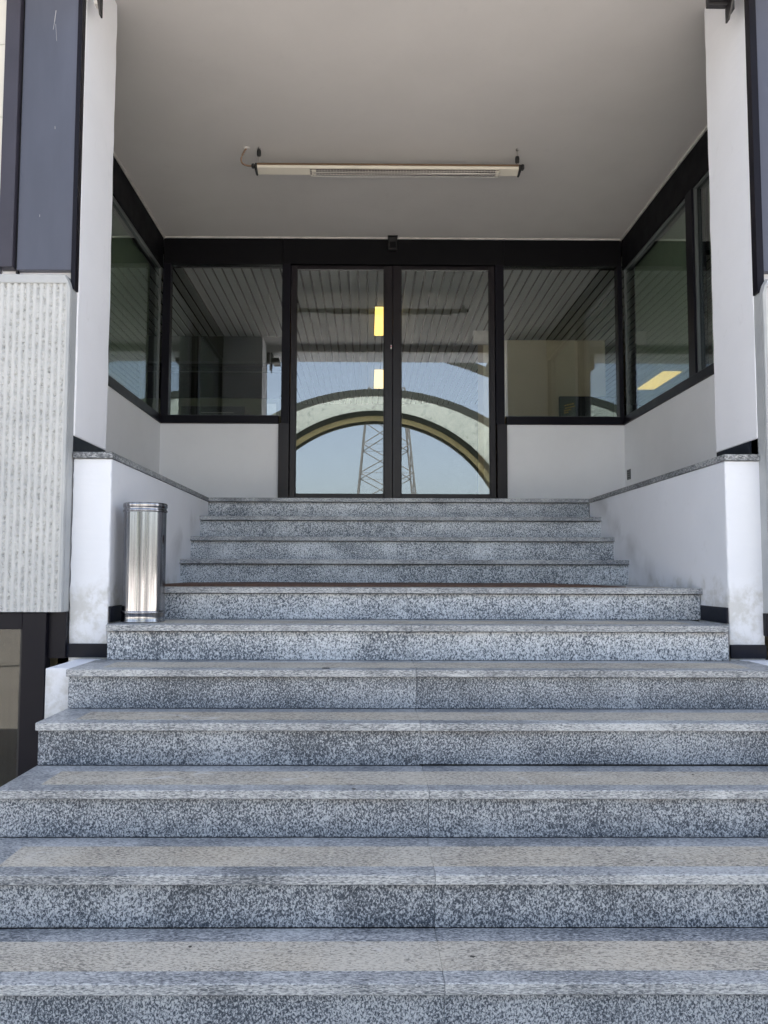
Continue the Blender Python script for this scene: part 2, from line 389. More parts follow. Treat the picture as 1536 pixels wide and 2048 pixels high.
# ================================================================= PARAPETS beside the steps
def parapet(side):
    L = side < 0
    inner = XL if L else XR; outer = -1.425 if L else 1.925
    p = thing('parapet_wall', ((inner + outer) / 2, 3.8, zt(5)), 'low white rendered parapet left of the steps behind the steel bin' if L else 'low white rendered parapet right of the steps with grey scuffs by the treads', 'parapet wall', 'white parapets flanking the steps')
    yb = 6.13
    bm = bmesh.new()
    # body with a slight wobble of the render
    box(bm, inner, outer, 3.8, yb, -1.56, Z11 - .0325, .004)
    bmesh.ops.bisect_plane(bm, geom=bm.verts[:] + bm.edges[:] + bm.faces[:], plane_co=(0, 3.816, 0), plane_no=(0, 1, 0))
    bmesh.ops.subdivide_edges(bm, edges=[e_ for e_ in bm.edges if abs((e_.verts[0].co - e_.verts[1].co).z) > 1.5], cuts=110, use_grid_fill=True)
    for v in bm.verts:
        nn = noise.noise(Vector((v.co.y * 3, 2.2, v.co.z * 23))) + .15
        if v.co.y < 3.812: v.co.x += (1 if L else -1) * (-.0035) * max(0, nn - .15) * 2; v.co.y += .0015 * max(0, noise.noise(Vector((5, v.co.x * 20, v.co.z * 31))) - .1)
    put('wall', bm, 'plaster_out', p, org=((inner + outer) / 2, 3.8, .0 + H))
    # lower flank beside the fifth step
    x0, x1 = (-1.378, -1.262) if L else (1.794, 2.05)
    bx('flank_wall', 'plaster_out', p, x0, x1, 3.42, 3.797, -1.56, zt(5) - .006, .003)
    # coping: stones laid end to end
    ys = [3.785, 4.62, 5.45, 6.119]
    for a, b in zip(ys, ys[1:]):
        bx('coping_stone', 'coping', p, inner + (-.006 if not L else .006), outer, a + .001, b - .001, Z11 - .030 - .001, Z11 - .001, .002, org=(inner, a, Z11 + H))
    # black skirting: front face and short return on the sixth tread
    i2 = inner - .002 if L else inner + .002
    bx('skirting', 'skirt', p, (-1.435 if L else 1.752), (-1.232 if L else 1.925), 3.786, 3.799, zt(5) + .001, zt(5) + .066, .001)
    bx('skirting', 'skirt', p, inner, inner + (.010 if L else -.010), 3.80, 4.10, zt(6) + .001, zt(6) + .078, .001)
    return p
pl = parapet(-1); pr = parapet(1)

# ================================================================= OFFICE BUILDING
bld = thing('office_building', (.25, 7.4, -1.565), 'white rendered office building with dark framed glass, recessed porch and ribbed concrete panels', 'office building')
DB = 7.4; K = DB / 6.78
WL, WR = -1.955, 2.45         # side wall planes of the porch
ZC = 3.21                     # porch ceiling
ZS = 1.405                    # underside of window frames
# ceiling slab + white bead round it
bx('porch_ceiling', 'ceiling', bld, WL - .3, WR + .3, 3.86, DB + .02, ZC, ZC + .12)
bx('ceiling_trim', 'trim', bld, WL + .015, WR - .015, DB - .062, DB - .047, ZC - .012, ZC - .0005)
bx('ceiling_trim', 'trim', bld, WL + .001, WL + .014, 4.3, DB - .016, ZC - .013, ZC - .001)
bx('ceiling_trim', 'trim', bld, WR - .014, WR - .001, 4.3, DB - .016, ZC - .013, ZC - .001)
# piers at the mouth of the porch
for x0, x1, y1 in ((-1.425, -1.96, 4.27), (1.918, 2.46, 4.26)):
    L = x0 < 0
    bm = bmesh.new(); box(bm, x0, x1, 3.802, y1, .662, ZC + .10, .004)
    # uneven plaster arris
    bmesh.ops.subdivide_edges(bm, edges=[e for e in bm.edges if abs((e.verts[0].co - e.verts[1].co).z) > 1.5], cuts=60, use_grid_fill=True)
    for v in bm.verts:
        v.co.x += .004 * noise.noise(Vector((v.co.x * 9, v.co.y * 9, v.co.z * 7))) * (1 if v.co.z < ZC else 0)
    put('pier', bm, 'plaster_pier', bld, org=(x0, 3.8, H))
    bx('skirting', 'skirt', bld, x0 + (-.003 if L else .003), x1, 3.803, y1 - .001, Z11 + .001, .661)
# fascia beam and upper storeys (cast the shade over the steps)
bx('fascia', 'plaster_pier', bld, -14, 14, 3.80, 4.15, ZC + .125, 6.2)
bx('roof', 'roof', bld, -14, 14, 3.7, 24, 6.2, 6.4)
bx('side_wall', 'plaster_pier', bld, -14, -13.7, 4.16, 24, -1.56, 6.19)
bx('side_wall', 'plaster_pier', bld, 13.7, 14, 4.16, 24, -1.56, 6.19)
bx('rear_wall', 'plaster_pier', bld, -13.69, 13.69, 23.7, 24, -1.56, 6.19)
bx('front_wall', 'plaster_pier', bld, -14, -3.95, 3.80, 4.15, -1.56, ZC + .12)
bx('front_wall', 'plaster_pier', bld, 4.45, 14, 3.80, 4.15, -1.56, ZC + .12)
bx('floor_slab', 'void', bld, -13.6, -1.96, 4.2, 23.6, Z11 - .35, Z11 - .30)
bx('floor_slab', 'void', bld, 2.46, 13.6, 4.2, 23.6, Z11 - .35, Z11 - .30)

bx('canopy_beam', 'plaster_pier', bld, -4.2, 4.7, 3.30, 3.795, 3.12, 3.5)
bx('canopy_beam', 'ceiling', bld, WL - .3, WR + .3, 3.797, 3.859, 3.115, 3.33)
# --- ribbed concrete spandrels beside the porch
def ribbed(x0, x1, label=None):
    za, zb = -.19, 1.395
    p = .0315; dx = .0035; dz = .0055
    nx = int((x1 - x0) / dx); nz = int((zb - za) / dz)
    vs = []; rough = []
    for j in range(nz + 1):
        z = za + (zb - za) * j / nz
        for i in range(nx + 1):
            x = x0 + (x1 - x0) * i / nx
            ph = ((x - x0) / p) % 1.0
            q = Vector((x * 55, z * 75, 1.3)); q2 = Vector((x * 160, z * 190, 4.))
            w = .08 * noise.noise(Vector((x * 40, z * 30, 7)))
            if ph < .40 + w: d = 0.; rr = 0.
            else:
                s = math.sin(math.pi * (ph - .40) / .60)
                n1 = noise.noise(q); n2 = noise.noise(q2)
                d = .0055 * s + .011 * max(0, n1 + .12) * s + .0045 * n2 * s; rr = s
            vs.append((x, 3.722 + max(-.001, d), z + H)); rough.append(rr)
    fs = []
    W = nx + 1
    for j in range(nz):
        for i in range(nx):
            a = j * W + i; fs.append((a, a + 1, a + 1 + W, a + W))
    org = Vector((x0, 3.72, H))
    me = bpy.data.meshes.new('ribbed_panel'); me.from_pydata([Vector(v) - org for v in vs], [], fs)
    at = me.attributes.new('rough', 'FLOAT', 'POINT'); at.data.foreach_set('value', rough)
    me.materials.append(M['concrete']); o = bpy.data.objects.new('ribbed_panel', me); COL.objects.link(o); o.parent = bld; o.location = org - wpos(bld)
    return o
rl = ribbed(-2.62, -1.447)
rr_ = copyo(rl, bld, (0, 0, 0)); rr_.location.x = (1.937) - bld.location.x
for L in (True, False):
    s = -1 if L else 1
    e = -1.431 if L else 1.921     # end face of the spandrel
    f = e + s * 2.5
    # backing slab with chamfered upper corner, smooth rim on top
    bm = bmesh.new(); pts = [(e, -.19), (e, 1.36), (e + s * .012, 1.405), (e + s * .03, 1.437), (f, 1.437), (f, -.19)]
    prism(bm, pts, 1, 3.7385, 3.87)
    put('concrete_spandrel', bm, 'concrete_smooth', bld)
    bm = bmesh.new(); pts = [(e + s * .001, -.19), (e + s * .001, 1.362), (e + s * .012, 1.40), (e + s * .032, 1.434), (e + s * 1.19, 1.434), (e + s * 1.19, 1.394), (e + s * .022, 1.390), (e + s * .016, 1.36), (e + s * .016, -.19)]
    prism(bm, pts, 1, 3.716, 3.7384)
    bmesh.ops.bevel(bm, geom=[ed for ed in bm.edges], offset=.003, segments=1, affect='EDGES')
    put('rim', bm, 'concrete_smooth', bld)
    # metal cladding post above the spandrel
    c0 = -1.447 if L else 1.95; c1 = c0 + s * .268
    bx('cladding_panel', 'clad', bld, c0, c1, 3.760, 3.80, 1.472 if L else 1.485, 5.2, .002)
    if L:
        for (xa, za, xb, zb_, w_) in ((-1.560, 2.80, -1.566, 2.74, .003), (-1.566, 2.74, -1.571, 2.70, .002), (-1.560, 2.73, -1.552, 2.64, .0012), (-1.548, 2.20, -1.547, 2.185, .002), (-1.61, 1.75, -1.609, 1.738, .002)):
            bm = bmesh.new(); tube(bm, [(xa, 3.7598, za), (xb, 3.7598, zb_)], w_ * .6, 4)
            for v in bm.verts: v.co.y = 3.7598 + (v.co.y - 3.7598) * .12
            put('scratch', bm, 'wire', bld)
    bx('cladding_return', 'frame', bld, c0 + (.001 if L else -.001), e - .006 * s if L else e - .005, 3.752, 3.80, 1.375, 5.2)
    bx('cladding_gap', 'black', bld, c1 + s * .0005, c1 + s * .010, 3.775, 3.80, 1.46, 5.2)
    bx('cladding_post', 'clad_dark', bld, c1 + s * .0105, c1 + s * .082, 3.735, 3.80, 1.478, 5.2, .002)
    # office window beyond the post with a drawn cream blind
    w = tag(bpy.data.objects.new('window', None)); COL.objects.link(w); w.parent = bld; w.location = Vector((c1 + s * .1, 3.82, 1.45 + H)) - bld.location
    bx('frame', 'clad_dark', w, c1 + s * .09, c1 + s * 2.0, 3.79, 3.85, 1.44, 1.50)
    bx('frame', 'clad_dark', w, c1 + s * 2.0, c1 + s * 2.08, 3.79, 3.85, 1.44, ZC + .12)
    bx('pane', 'glass', w, c1 + s * .09, c1 + s * 2.0, 3.815, 3.822, 1.50, ZC + .12)
    bx('blind', 'cream_wall', w, c1 + s * .06, c1 + s * 2.0, 3.84, 3.85, 1.45, ZC + .12)
    # white panel seen just outside the post
    for q in range(5):
        bx('cream_board', 'cream_wall', bld, c1 + s * .085, c1 + s * .6, 3.765, 3.785, 1.50 + q * .375, 1.50 + q * .375 + .372, .002)
    # basement window under the spandrel
    w = bpy.data.objects.new('window', None); COL.objects.link(w); w.parent = bld; w.location = Vector((e + s * .3, 3.8, -1.5 + H)) - bld.location
    i0 = e + s * .078
    bx('frame', 'frame', w, i0 + s * .0, i0 + s * .112, 3.735, 3.80, -1.56, -.195, .002)
    bx('frame', 'frame', w, i0 + s * .113, i0 + s * 1.7, 3.738, 3.80, -.272, -.195, .002)
    bx('frame', 'frame', w, i0 + s * .125, i0 + s * 1.7, 3.75, 3.80, -1.56, -1.48, .002)
    bx('frame', 'black', w, i0 + s * .1125, i0 + s * .128, 3.757, 3.80, -1.47, -.273)
    bx('pane', 'glass_basement', w, i0 + s * .128, i0 + s * 1.7, 3.768, 3.774, -1.479, -.273)
    bx('curtain', 'curtain', w, i0 + s * .115, i0 + s * 1.7, 4.18, 4.19, -1.55, -.28)
    bx('window_return', 'frame', bld, e - s * .004, i0 - s * .001, 3.765, 3.80, -.41 if L else -.30, -.192, .002)
    bx('front_wall', 'plaster_pier', bld, i0 + s * 1.71, e + s * 2.52, 3.80, 3.9, -1.56, -.2)

# --- rear wall of the porch: dark frames, glass, automatic doors
kx = lambda x: x * K
# white panels beneath the windows
bx('porch_wall', 'plaster_in', bld, WL, kx(-.764), DB - .03, DB + .10, Z11 - .02, ZS - .002)
bx('porch_wall', 'plaster_in', bld, kx(1.218), WR, DB - .03, DB + .10, Z11 - .02, ZS - .002)
# side walls
for L in (True, False):
    x = WL if L else WR; s = -1 if L else 1
    bx('porch_wall', 'plaster_in', bld, x, x + s * .14, 4.265, DB + .1, Z11 - .02, ZS - .002)
# head panel: three sections
secs = [(WL, kx(-.742)), (kx(-.740), kx(1.206)), (kx(1.208), WR)]
for a, b in secs:
    bx('header_panel', 'header', bld, a + .001, b - .001, DB - .04 - (.006 if a == secs[1][0] else 0), DB + .08, 2.952, ZC - .001, .001)
def win(x0, x1, z0, z1, y, fr=.05, parts=True):
    w = bpy.data.objects.new('window', None); COL.objects.link(w); w.parent = bld; w.location = Vector(((x0 + x1) / 2, y, z0 + H)) - bld.location
    return w
# left window
w = win(WL, kx(-.745), ZS, 2.95, DB)
bx('frame', 'frame', w, WL + .001, kx(-.7665), DB - .052, DB + .05, ZS, ZS + .075, .0025)
bx('frame', 'frame', w, WL + .001, WL + .073, DB - .048, DB + .05, ZS + .0755, 2.9515, .0025)
bx('bead', 'bead', w, WL + .0735, kx(-.7455), DB - .040, DB - .001, ZS + .0755, ZS + .080)
bx('pane', 'glass', w, WL + .0735, kx(-.7455), DB + .0, DB + .006, ZS + .0755, 2.9515)
# mullions either side of the doors
bx('mullion', 'frame', bld, kx(-.745), kx(-.672), DB - .050, DB + .05, ZS + .0005, 2.9515, .0025)
bx('mullion', 'frame', bld, kx(1.125), kx(1.200), DB - .050, DB + .05, ZS + .0005, 2.9515, .0025)
bx('door_jamb', 'frame_brown', bld, kx(-.764), kx(-.672), DB - .066, DB + .05, Z11 - .02, ZS - .001, .003)
bx('door_jamb', 'frame_brown', bld, kx(1.130), kx(1.216), DB - .066, DB + .05, Z11 - .02, ZS - .001, .003)
# right window
w = win(kx(1.2), WR, ZS, 2.95, DB)
bx('frame', 'frame', w, kx(1.2165), WR - .001, DB - .052, DB + .05, ZS, ZS + .075, .0025)
bx('frame', 'frame', w, WR - .045, WR - .001, DB - .048, DB + .05, ZS + .0755, 2.9515, .0025)
bx('bead', 'bead', w, kx(1.2005), WR - .0455, DB - .040, DB - .001, ZS + .0755, ZS + .080)
bx('pane', 'glass', w, kx(1.2005), WR - .0455, DB + .0, DB + .006, ZS + .0755, 2.9515)
# sliding doors
dr = bpy.data.objects.new('sliding_door', None); COL.objects.link(dr); dr.parent = bld; dr.location = Vector((kx(.224), DB, Z11 + H)) - bld.location
yd0, yd1 = DB - .028, DB + .018
zt_ = 2.945
for (a, b, inner) in ((kx(-.668), kx(.2235), 1), (kx(.2245), kx(1.122), -1)):
    sw = kx(.048); mw = kx(.074)
    l0, l1 = (a, a + sw) if inner > 0 else (b - sw, b)
    m0, m1 = (b - mw, b) if inner > 0 else (a, a + mw)
    bx('stile', 'frame_brown', dr, l0, l1, yd0, yd1, Z11 + .004, zt_, .003)
    bx('stile', 'frame_brown', dr, m0, m1, yd0 - .004, yd1, Z11 + .004, zt_, .004)
    g0, g1 = min(l1, m1), max(l0, m0)
    if inner > 0: g0, g1 = l1, m0
    else: g0, g1 = m1, l0
    bx('rail', 'frame_brown', dr, g0 + .0005, g1 - .0005, yd0 + .004, yd1, zt_ - .035, zt_ - .0, .002)
    bx('rail', 'frame_brown', dr, g0 + .0005, g1 - .0005, yd0 + .004, yd1, Z11 + .004, .742, .002)
    bx('pane', 'glass', dr, g0 + .0005, g1 - .0005, DB - .008, DB - .002, .7425, zt_ - .036)
    bx('gasket', 'black', dr, g0 + .0006, g0 + .007, DB - .014, DB - .009, .7425, zt_ - .036)
    bx('gasket', 'black', dr, g1 - .007, g1 - .0006, DB - .014, DB - .009, .7425, zt_ - .036)
# side glazing: two lights each side
for L in (True, False):
    x = WL if L else WR; s = -1 if L else 1
    xo = x + s * .10
    bx('header_panel', 'header', bld, x, xo, 4.28, DB - .05, 2.905, ZC - .014, .001)
    bx('sill_frame', 'frame', bld, x - s * .012, xo, 4.28, DB - .053, ZS, ZS + .075, .0025)
    for (y0, y1, tag_) in ((4.28, 5.735, 0), (5.855, DB - .055, 1)):
        w = bpy.data.objects.new('window', None); COL.objects.link(w); w.parent = bld; w.location = Vector((x, y0, ZS + H)) - bld.location
        pz0, pz1 = ZS + .0755, 2.9045
        bx('pane', 'glass_side', w, x + s * .035, x + s * .041, y0, y1, pz0, pz1)
        # aluminium glazing bead all round
        for (a, b, c, d) in ((y0 + .001, y0 + .016, pz0, pz1), (y1 - .016, y1 - .001, pz0, pz1), (y0 + .017, y1 - .017, pz0, pz0 + .014), (y0 + .017, y1 - .017, pz1 - .014, pz1)):
            bx('bead', 'bead', w, x + s * .012, x + s * .034, a, b, c + .0005, d - .0005, .001)
        nb = round((y1 - y0) / .118); pt_ = (y1 - y0 - .004) / nb
        for i in range(nb):
            yy = y0 + .003 + i * pt_ + random.uniform(-.003, .003)
            bm = bmesh.new(); box(bm, x + s * .120, x + s * (.123 + .006 * (i % 2)), yy, yy + .112, pz0 - .05, pz1 + .02)
            put('blind_strip', bm, 'blind', w)
    bx('mullion', 'frame', bld, x - s * .004, xo, 5.7355, 5.8545, ZS + .0755, 2.9045, .0025)

# steel brackets at the porch mouth
for L in (True, False):
    s = -1 if L else 1; xg = -1.352 if L else 1.832
    bk = thing('steel_bracket', (xg, 3.8, 2.8), 'dark steel bracket with a triangular gusset at the top of the left pier' if L else 'dark boxy steel bracket with a triangular gusset at the top of the right pier', 'bracket', 'dark steel brackets above the porch')
    bm = bmesh.new(); prism(bm, [(3.83, 2.812), (3.80, 2.812), (3.60, 3.12), (3.83, 3.12)], 0, xg, xg + s * .008); put('gusset', bm, 'steel', bk)
    bx('flange', 'steel', bk, xg - s * .10 if not L else xg - .014, xg - s * .001 if not L else xg - .0, 3.795, 3.83, 2.888 if not L else 2.93, 3.12, .002)
    if not L: bx('tube', 'steel', bk, 1.735, 1.831, 3.55, 3.794, 2.90, 3.02, .003)
    else: bx('tube', 'steel', bk, -1.351, -1.255, 3.55, 3.794, 2.985, 3.05, .003)
    bx('stiffener', 'steel' if not L else 'trim', bk, xg + s * .009, xg + s * .03, 3.79, 3.83, 2.86, 3.12, .001)
    bx('anchor_plate', 'steel', bk, xg + s * .0305, (-1.424 if L else 1.917), 3.80, 3.83, 2.95, 3.12)

# small fittings
sn = thing('motion_sensor', (kx(.222), DB - .06, 3.07), 'small black motion sensor box centred above the entrance doors', 'sensor')
bx('housing', 'black', sn, kx(.182), kx(.262), DB - .105, DB - .048, 3.075, 3.20, .006)
bx('hood', 'black', sn, kx(.178), kx(.266), DB - .118, DB - .047, 3.201, 3.207, .001)
bx('lens', 'header', sn, kx(.196), kx(.248), DB - .109, DB - .1055, 3.09, 3.15)
vt = thing('vent_plate', (WR, 7.25, .88), 'small grey vent plate low on the right wall of the porch', 'vent')
bx('plate', 'bead', vt, WR - .008, WR - .0005, 7.21, 7.30, .87, .965, .002)
for i in range(4): bx('louvre', 'black', vt, WR - .010, WR - .0085, 7.222, 7.288, .882 + i * .02, .893 + i * .02)
sk = thing('wall_socket', (WL, 7.2, .8), 'black socket low on the left wall of the porch just above the coping', 'socket')
bx('cover', 'black', sk, WL + .0005, WL + .02, 7.05, 7.15, .80, .884, .003)
bx('rim', 'black', sk, WL + .0205, WL + .026, 7.065, 7.135, .815, .87, .001)
st = bx('door_sticker', 'white_print', None, kx(.205), kx(.217), yd0 - .0055, yd0 - .0045, 2.13, 2.17, label='tiny pink and white sticker on the left door stile', cat='sticker')
bm = bmesh.new(); box(bm, kx(.2065), kx(.2155), yd0 - .0062, yd0 - .0056, 2.145, 2.163); put('print', bm, 'pink', st)

# ================================================================= HEATER under the ceiling
ZH = 3.040
ht = thing('infrared_heater', (.15, 5.65, ZH), 'long cream infrared heater bar with wire grille hung under the porch ceiling', 'heater')
hx0, hx1 = -.833, 1.143
hy = 5.77
bm = bmesh.new()
prof = [(hy - .036, ZH + .030), (hy - .034, ZH + .036), (hy + .04, ZH + .036), (hy + .045, ZH - .004), (hy + .030, ZH - .016), (hy - .034, ZH + .004)]
prism(bm, prof, 0, hx0, hx1); put('housing', bm, 'heat_white', ht)
bm = bmesh.new(); prism(bm, [(hy - .040, ZH + .024), (hy - .040, ZH + .039), (hy - .030, ZH + .041), (hy - .030, ZH + .0365), (hy - .0365, ZH + .0365), (hy - .0368, ZH + .024)], 0, hx0 - .001, hx1 + .001); put('edge_trim', bm, 'heat_brown', ht)
gx0, gx1 = -.437, .999
def low(t):   # point along the sloping underside, t 0 (front) .. 1 (back), pushed out by o
    return (hy - .034 + .064 * t, ZH + .004 - .020 * t)
def lowp(t, o):
    y, z = low(t); n = Vector((-.020, -.064)).normalized(); return (y + n[0] * o, z + n[1] * o)
bm = bmesh.new(); prism(bm, [lowp(.12, .001), lowp(.12, .003), lowp(.97, .003), lowp(.97, .001)], 0, gx0, gx1); rf = put('reflector', bm, 'reflector', ht)
bm = bmesh.new(); tube(bm, [(gx0 + .03, *lowp(.5, .012)), (gx1 - .03, *lowp(.5, .012))], .006, 10); put('heating_tube', bm, 'wire', ht)
for x in (gx0 + .015, gx1 - .03): 
    bm = bmesh.new(); prism(bm, [lowp(.2, .0035), lowp(.2, .016), lowp(.8, .016), lowp(.8, .0035)], 0, x, x + .03); put('tube_holder', bm, 'heat_white', ht)
for t in (.12, .35, .62, .95):
    bm = bmesh.new(); tube(bm, [(gx0 + (gx1 - gx0) * i / 12, *lowp(t, .018 + .003 * math.sin(i * .5))) for i in range(13)], .0016, 6); put('grille_rod', bm, 'wire', ht)
gw = None
for i in range(66):
    x = gx0 + .004 + (gx1 - gx0 - .008) * i / 65
    bm = bmesh.new(); tube(bm, [(x, *lowp(.08, .002)), (x, *lowp(.12, .018)), (x, *lowp(.95, .018)), (x, *lowp(1.0, .002))], .0011, 5)
    put('grille_wire', bm, 'wire', ht)
for x0, x1 in ((hx0 - .018, hx0), (hx1, hx1 + .018)):
    bx('end_cap', 'black', ht, x0, x1, hy - .042, hy + .048, ZH - .020, ZH + .042, .006)
bx('cable_gland', 'black', ht, hx0 - .045, hx0 - .019, hy - .03, hy - .0, ZH + .01, ZH + .042, .006)
bx('hinge', 'black', ht, hx1 + .0185, hx1 + .045, hy - .03, hy + .01, ZH + .012, ZH + .05, .006)
for x, up in ((hx0 + .012, 0), (hx1 - .01, 1)):
    hk = bpy.data.objects.new('hanger', None); COL.objects.link(hk); hk.parent = ht; hk.location = Vector((x, hy, ZH + .2 + H)) - ht.location
    bm = bmesh.new(); tube(bm, [(x, hy - .03, ZC), (x, hy - .028, ZH + .044)], .003, 6); put('rod', bm, 'wire', hk)
    bm = bmesh.new(); zz = ZC - .075 if not up else ZH + .054
    rings = lathe(bm, [(.0, zz + .05), (.013, zz + .05), (.016, zz + .035), (.016, zz + .008), (.012, zz), (.0, zz)], x, hy - .03, 12); put('grip', bm, 'black', hk, smooth=False)
    bm = bmesh.new(); tube(bm, [(x, hy - .03, ZC - .001), (x - .008, hy - .03, ZC - .012), (x, hy - .03, ZC - .024), (x + .008, hy - .03, ZC - .014)], .003, 6); put('hook', bm, 'steel', hk)
bm = bmesh.new(); c0 = Vector((hx0 - .085, hy - .01, ZC - .001)); c3 = Vector((hx0 - .04, hy - .015, ZH + .026)); c1 = c0 + Vector((-.07, .0, -.10)); c2 = c3 + Vector((-.09, 0, .0))
tube(bm, [(1 - t) ** 3 * c0 + 3 * (1 - t) ** 2 * t * c1 + 3 * (1 - t) * t * t * c2 + t ** 3 * c3 for t in [i / 14 for i in range(15)]], .0065, 6); put('supply_cable', bm, 'cable', ht)
bm = bmesh.new(); lathe(bm, [(.0, ZC - .008), (.02, ZC - .007), (.024, ZC - .001)], hx0 - .085, hy - .01, 12); put('ceiling_rose', bm, 'ceiling', ht)

# ================================================================= STEEL BIN
bcx, bcy, z6 = -1.092, 3.874, zt(6) + .0015
bn = thing('litter_bin', (bcx, bcy, z6), 'tall polished stainless steel cylinder bin standing on the sixth step by the left parapet', 'bin')
r = .1035; h = .578
prof = [(.0, z6 + .012), (r - .006, z6 + .012), (r - .002, z6), (r + .001, z6), (r + .002, z6 + .004), (r - .001, z6 + .009), (r - .001, z6 + .040), (r + .0025, z6 + .044), (r + .0025, z6 + .050), (r - .0015, z6 + .055)]
bm = bmesh.new(); lathe(bm, prof, bcx, bcy, 96); put('base_ring', bm, 'chrome', bn, smooth=True)
bm = bmesh.new(); pr2 = [(r - .0015, z6 + .0552)] + [(r - .0015, z6 + .0552 + (h - .055 - .045) * i / 24) for i in range(1, 25)]
lathe(bm, pr2, bcx, bcy, 128)
for v in bm.verts:   # two small dents on the right flank
    for (a, zc, am) in ((.0, .40, .006), (.05, .33, .004)):
        ang = math.atan2(v.co.y - bcy, v.co.x - bcx) + .25; dd = ((ang - a) / .16) ** 2 + ((v.co.z - z6 - zc) / .03) ** 2
        if dd < 4: f = am * math.exp(-dd); v.co.x -= f * math.cos(ang); v.co.y -= f * math.sin(ang)
put('body', bm, 'chrome', bn, smooth=True)
zT = z6 + h - .045
prof = [(r - .0015, zT + .0002), (r + .003, zT + .004), (r + .003, zT + .010), (r - .001, zT + .014), (r - .001, zT + .022), (r + .0025, zT + .026), (r + .0025, zT + .040), (r + .0, zT + .045), (r - .004, zT + .044), (r - .005, zT - .2), (0, zT - .22)]
bm = bmesh.new(); lathe(bm, prof, bcx, bcy, 96); put('top_ring', bm, 'chrome', bn, smooth=True)
for o in bn.children:
    o.data.polygons.foreach_set('use_smooth', [True] * len(o.data.polygons))

# ================================================================= INTERIOR behind the glass
ZI = 3.125
slat0 = None
bx('ceiling_void', 'void', bld, -6.5, 8.6, DB + .13, 16.0, ZI + .03, ZI + .06)
ys = DB + .14
n = 0
x = -3.0
while x < 6.6:
    if slat0 is None:
        bm = bmesh.new(); box(bm, x, x + .077, ys, 14.4, ZI, ZI + .018, .004); slat0 = put('ceiling_slat', bm, 'slat', bld, org=(x, ys, ZI + H)); xs0 = x
    else: copyo(slat0, bld, (x - xs0, 0, 0))
    x += .1005
bx('interior_floor', 'floor_in', bld, -6.5, 8.6, DB + .13, 16.0, Z11 - .03, Z11 - .002)  # unseen floor, colour raised to bounce light around the room
bx('interior_wall', 'wall_dark', bld, -6.5, 8.6, 14.45, 14.6, Z11, ZI + .02)
bx('interior_wall', 'wall_beige', bld, 1.62, 3.20, 10.35, 10.45, Z11, ZI - .002)
bx('interior_wall', 'wall_beige', bld, 1.50, 1.615, 9.95, 10.45, Z11, ZI - .004)
bx('interior_wall', 'wall_sage', bld, -3.4, -1.15, 10.30, 10.42, Z11, 2.30)
bx('bulkhead', 'wall_dark', bld, -3.4, -1.05, 10.24, 10.50, 2.78, ZI - .003)
bx('bulkhead', 'void', bld, -3.4, -1.0, 10.30, 10.48, 2.31, 2.73)
bx('glass_rail', 'bead', bld, -3.4, -1.10, 10.18, 10.22, 2.745, 2.765)
bx('glass_rail', 'bead', bld, -3.4, -1.10, 10.18, 10.22, 2.63, 2.64)
bx('interior_post', 'wall_sage', bld, -1.12, -1.0, 10.18, 10.30, Z11, 2.78)
bx('interior_wall', 'wall_sage', bld, -6.5, -6.4, 4.3, 14.4, Z11, ZI)
bx('interior_wall', 'wall_sage', bld, 8.5, 8.6, 4.3, 14.4, Z11, ZI)
for x in (1.37, 1.62):
    bx('wall_box', 'trim', bld, x, x + .19, 10.22 if x > 1.5 else 9.9, 10.34 if x > 1.5 else 9.94, 2.93, 3.11, .004)
cn = thing('reception_counter', (-1.7, 8.6, Z11), 'black counter top just above the sill inside the left window', 'counter')
bx('counter_top', 'black', cn, -2.02, -1.33, 8.45, 8.80, 1.70, 1.80, .004)
bx('counter_front', 'header', cn, -1.98, -1.37, 8.5, 8.78, Z11, 1.699)
bx('handle', 'wire', cn, -1.80, -1.45, 8.435, 8.445, 1.725, 1.732)
tv = thing('dark_board', (2.3, 8.7, Z11), 'black display board with small slanting yellow print inside the right window', 'display board')
bx('panel', 'black', tv, 2.16, 2.52, 8.68, 8.72, 1.2, 1.98, .004)
bx('side', 'header', tv, 2.521, 2.78, 8.69, 8.74, 1.2, 1.98, .004)
bx('stand', 'black', tv, 2.3, 2.6, 8.745, 9.0, Z11, 1.3)
for (dx, z, n) in ((.055, 1.865, 4), (.062, 1.835, 4), (.05, 1.805, 3), (.05, 1.780, 2)):
    for i in range(n):
        bm = bmesh.new(); x = 2.16 + dx + i * .028; zz = z + i * .007
        prism(bm, [(x, zz), (x + .022, zz + .005), (x + .022, zz + .018), (x, zz + .013)], 1, 8.677, 8.6795); put('print_mark', bm, 'yellow_print', tv)
pn = bx('paper_notice', 'paper', None, -.955, -.865, DB + .008, DB + .009, ZS + .082, ZS + .20, label='pale paper notice stuck inside the lower corner of the left window', cat='notice')
# lit ceiling panels
labs = ['yellow lit ceiling panel seen through the doors, nearer and upper of the two', 'yellow lit ceiling panel seen through the doors, farther and lower of the two']
for (x0, x1, y0, y1), lb in zip(((.095, .35, 9.03, 10.1), (.12, .40, 11.9, 13.05)), labs):
    cl = thing('ceiling_light', ((x0 + x1) / 2, (y0 + y1) / 2, ZI - .03), lb, 'ceiling light', 'lit yellow ceiling panels indoors')
    bx('diffuser', 'lamp', cl, x0, x1, y0, y1, ZI - .028, ZI - .012)
    bx('tray', 'bead', cl, x0 - .012, x1 + .012, y0 - .012, y1 + .012, ZI - .0118, ZI - .002)
for o in [ob for ob in bpy.data.objects if ob.name.startswith('interior') or ob.name.startswith('bulkhead')]: pass

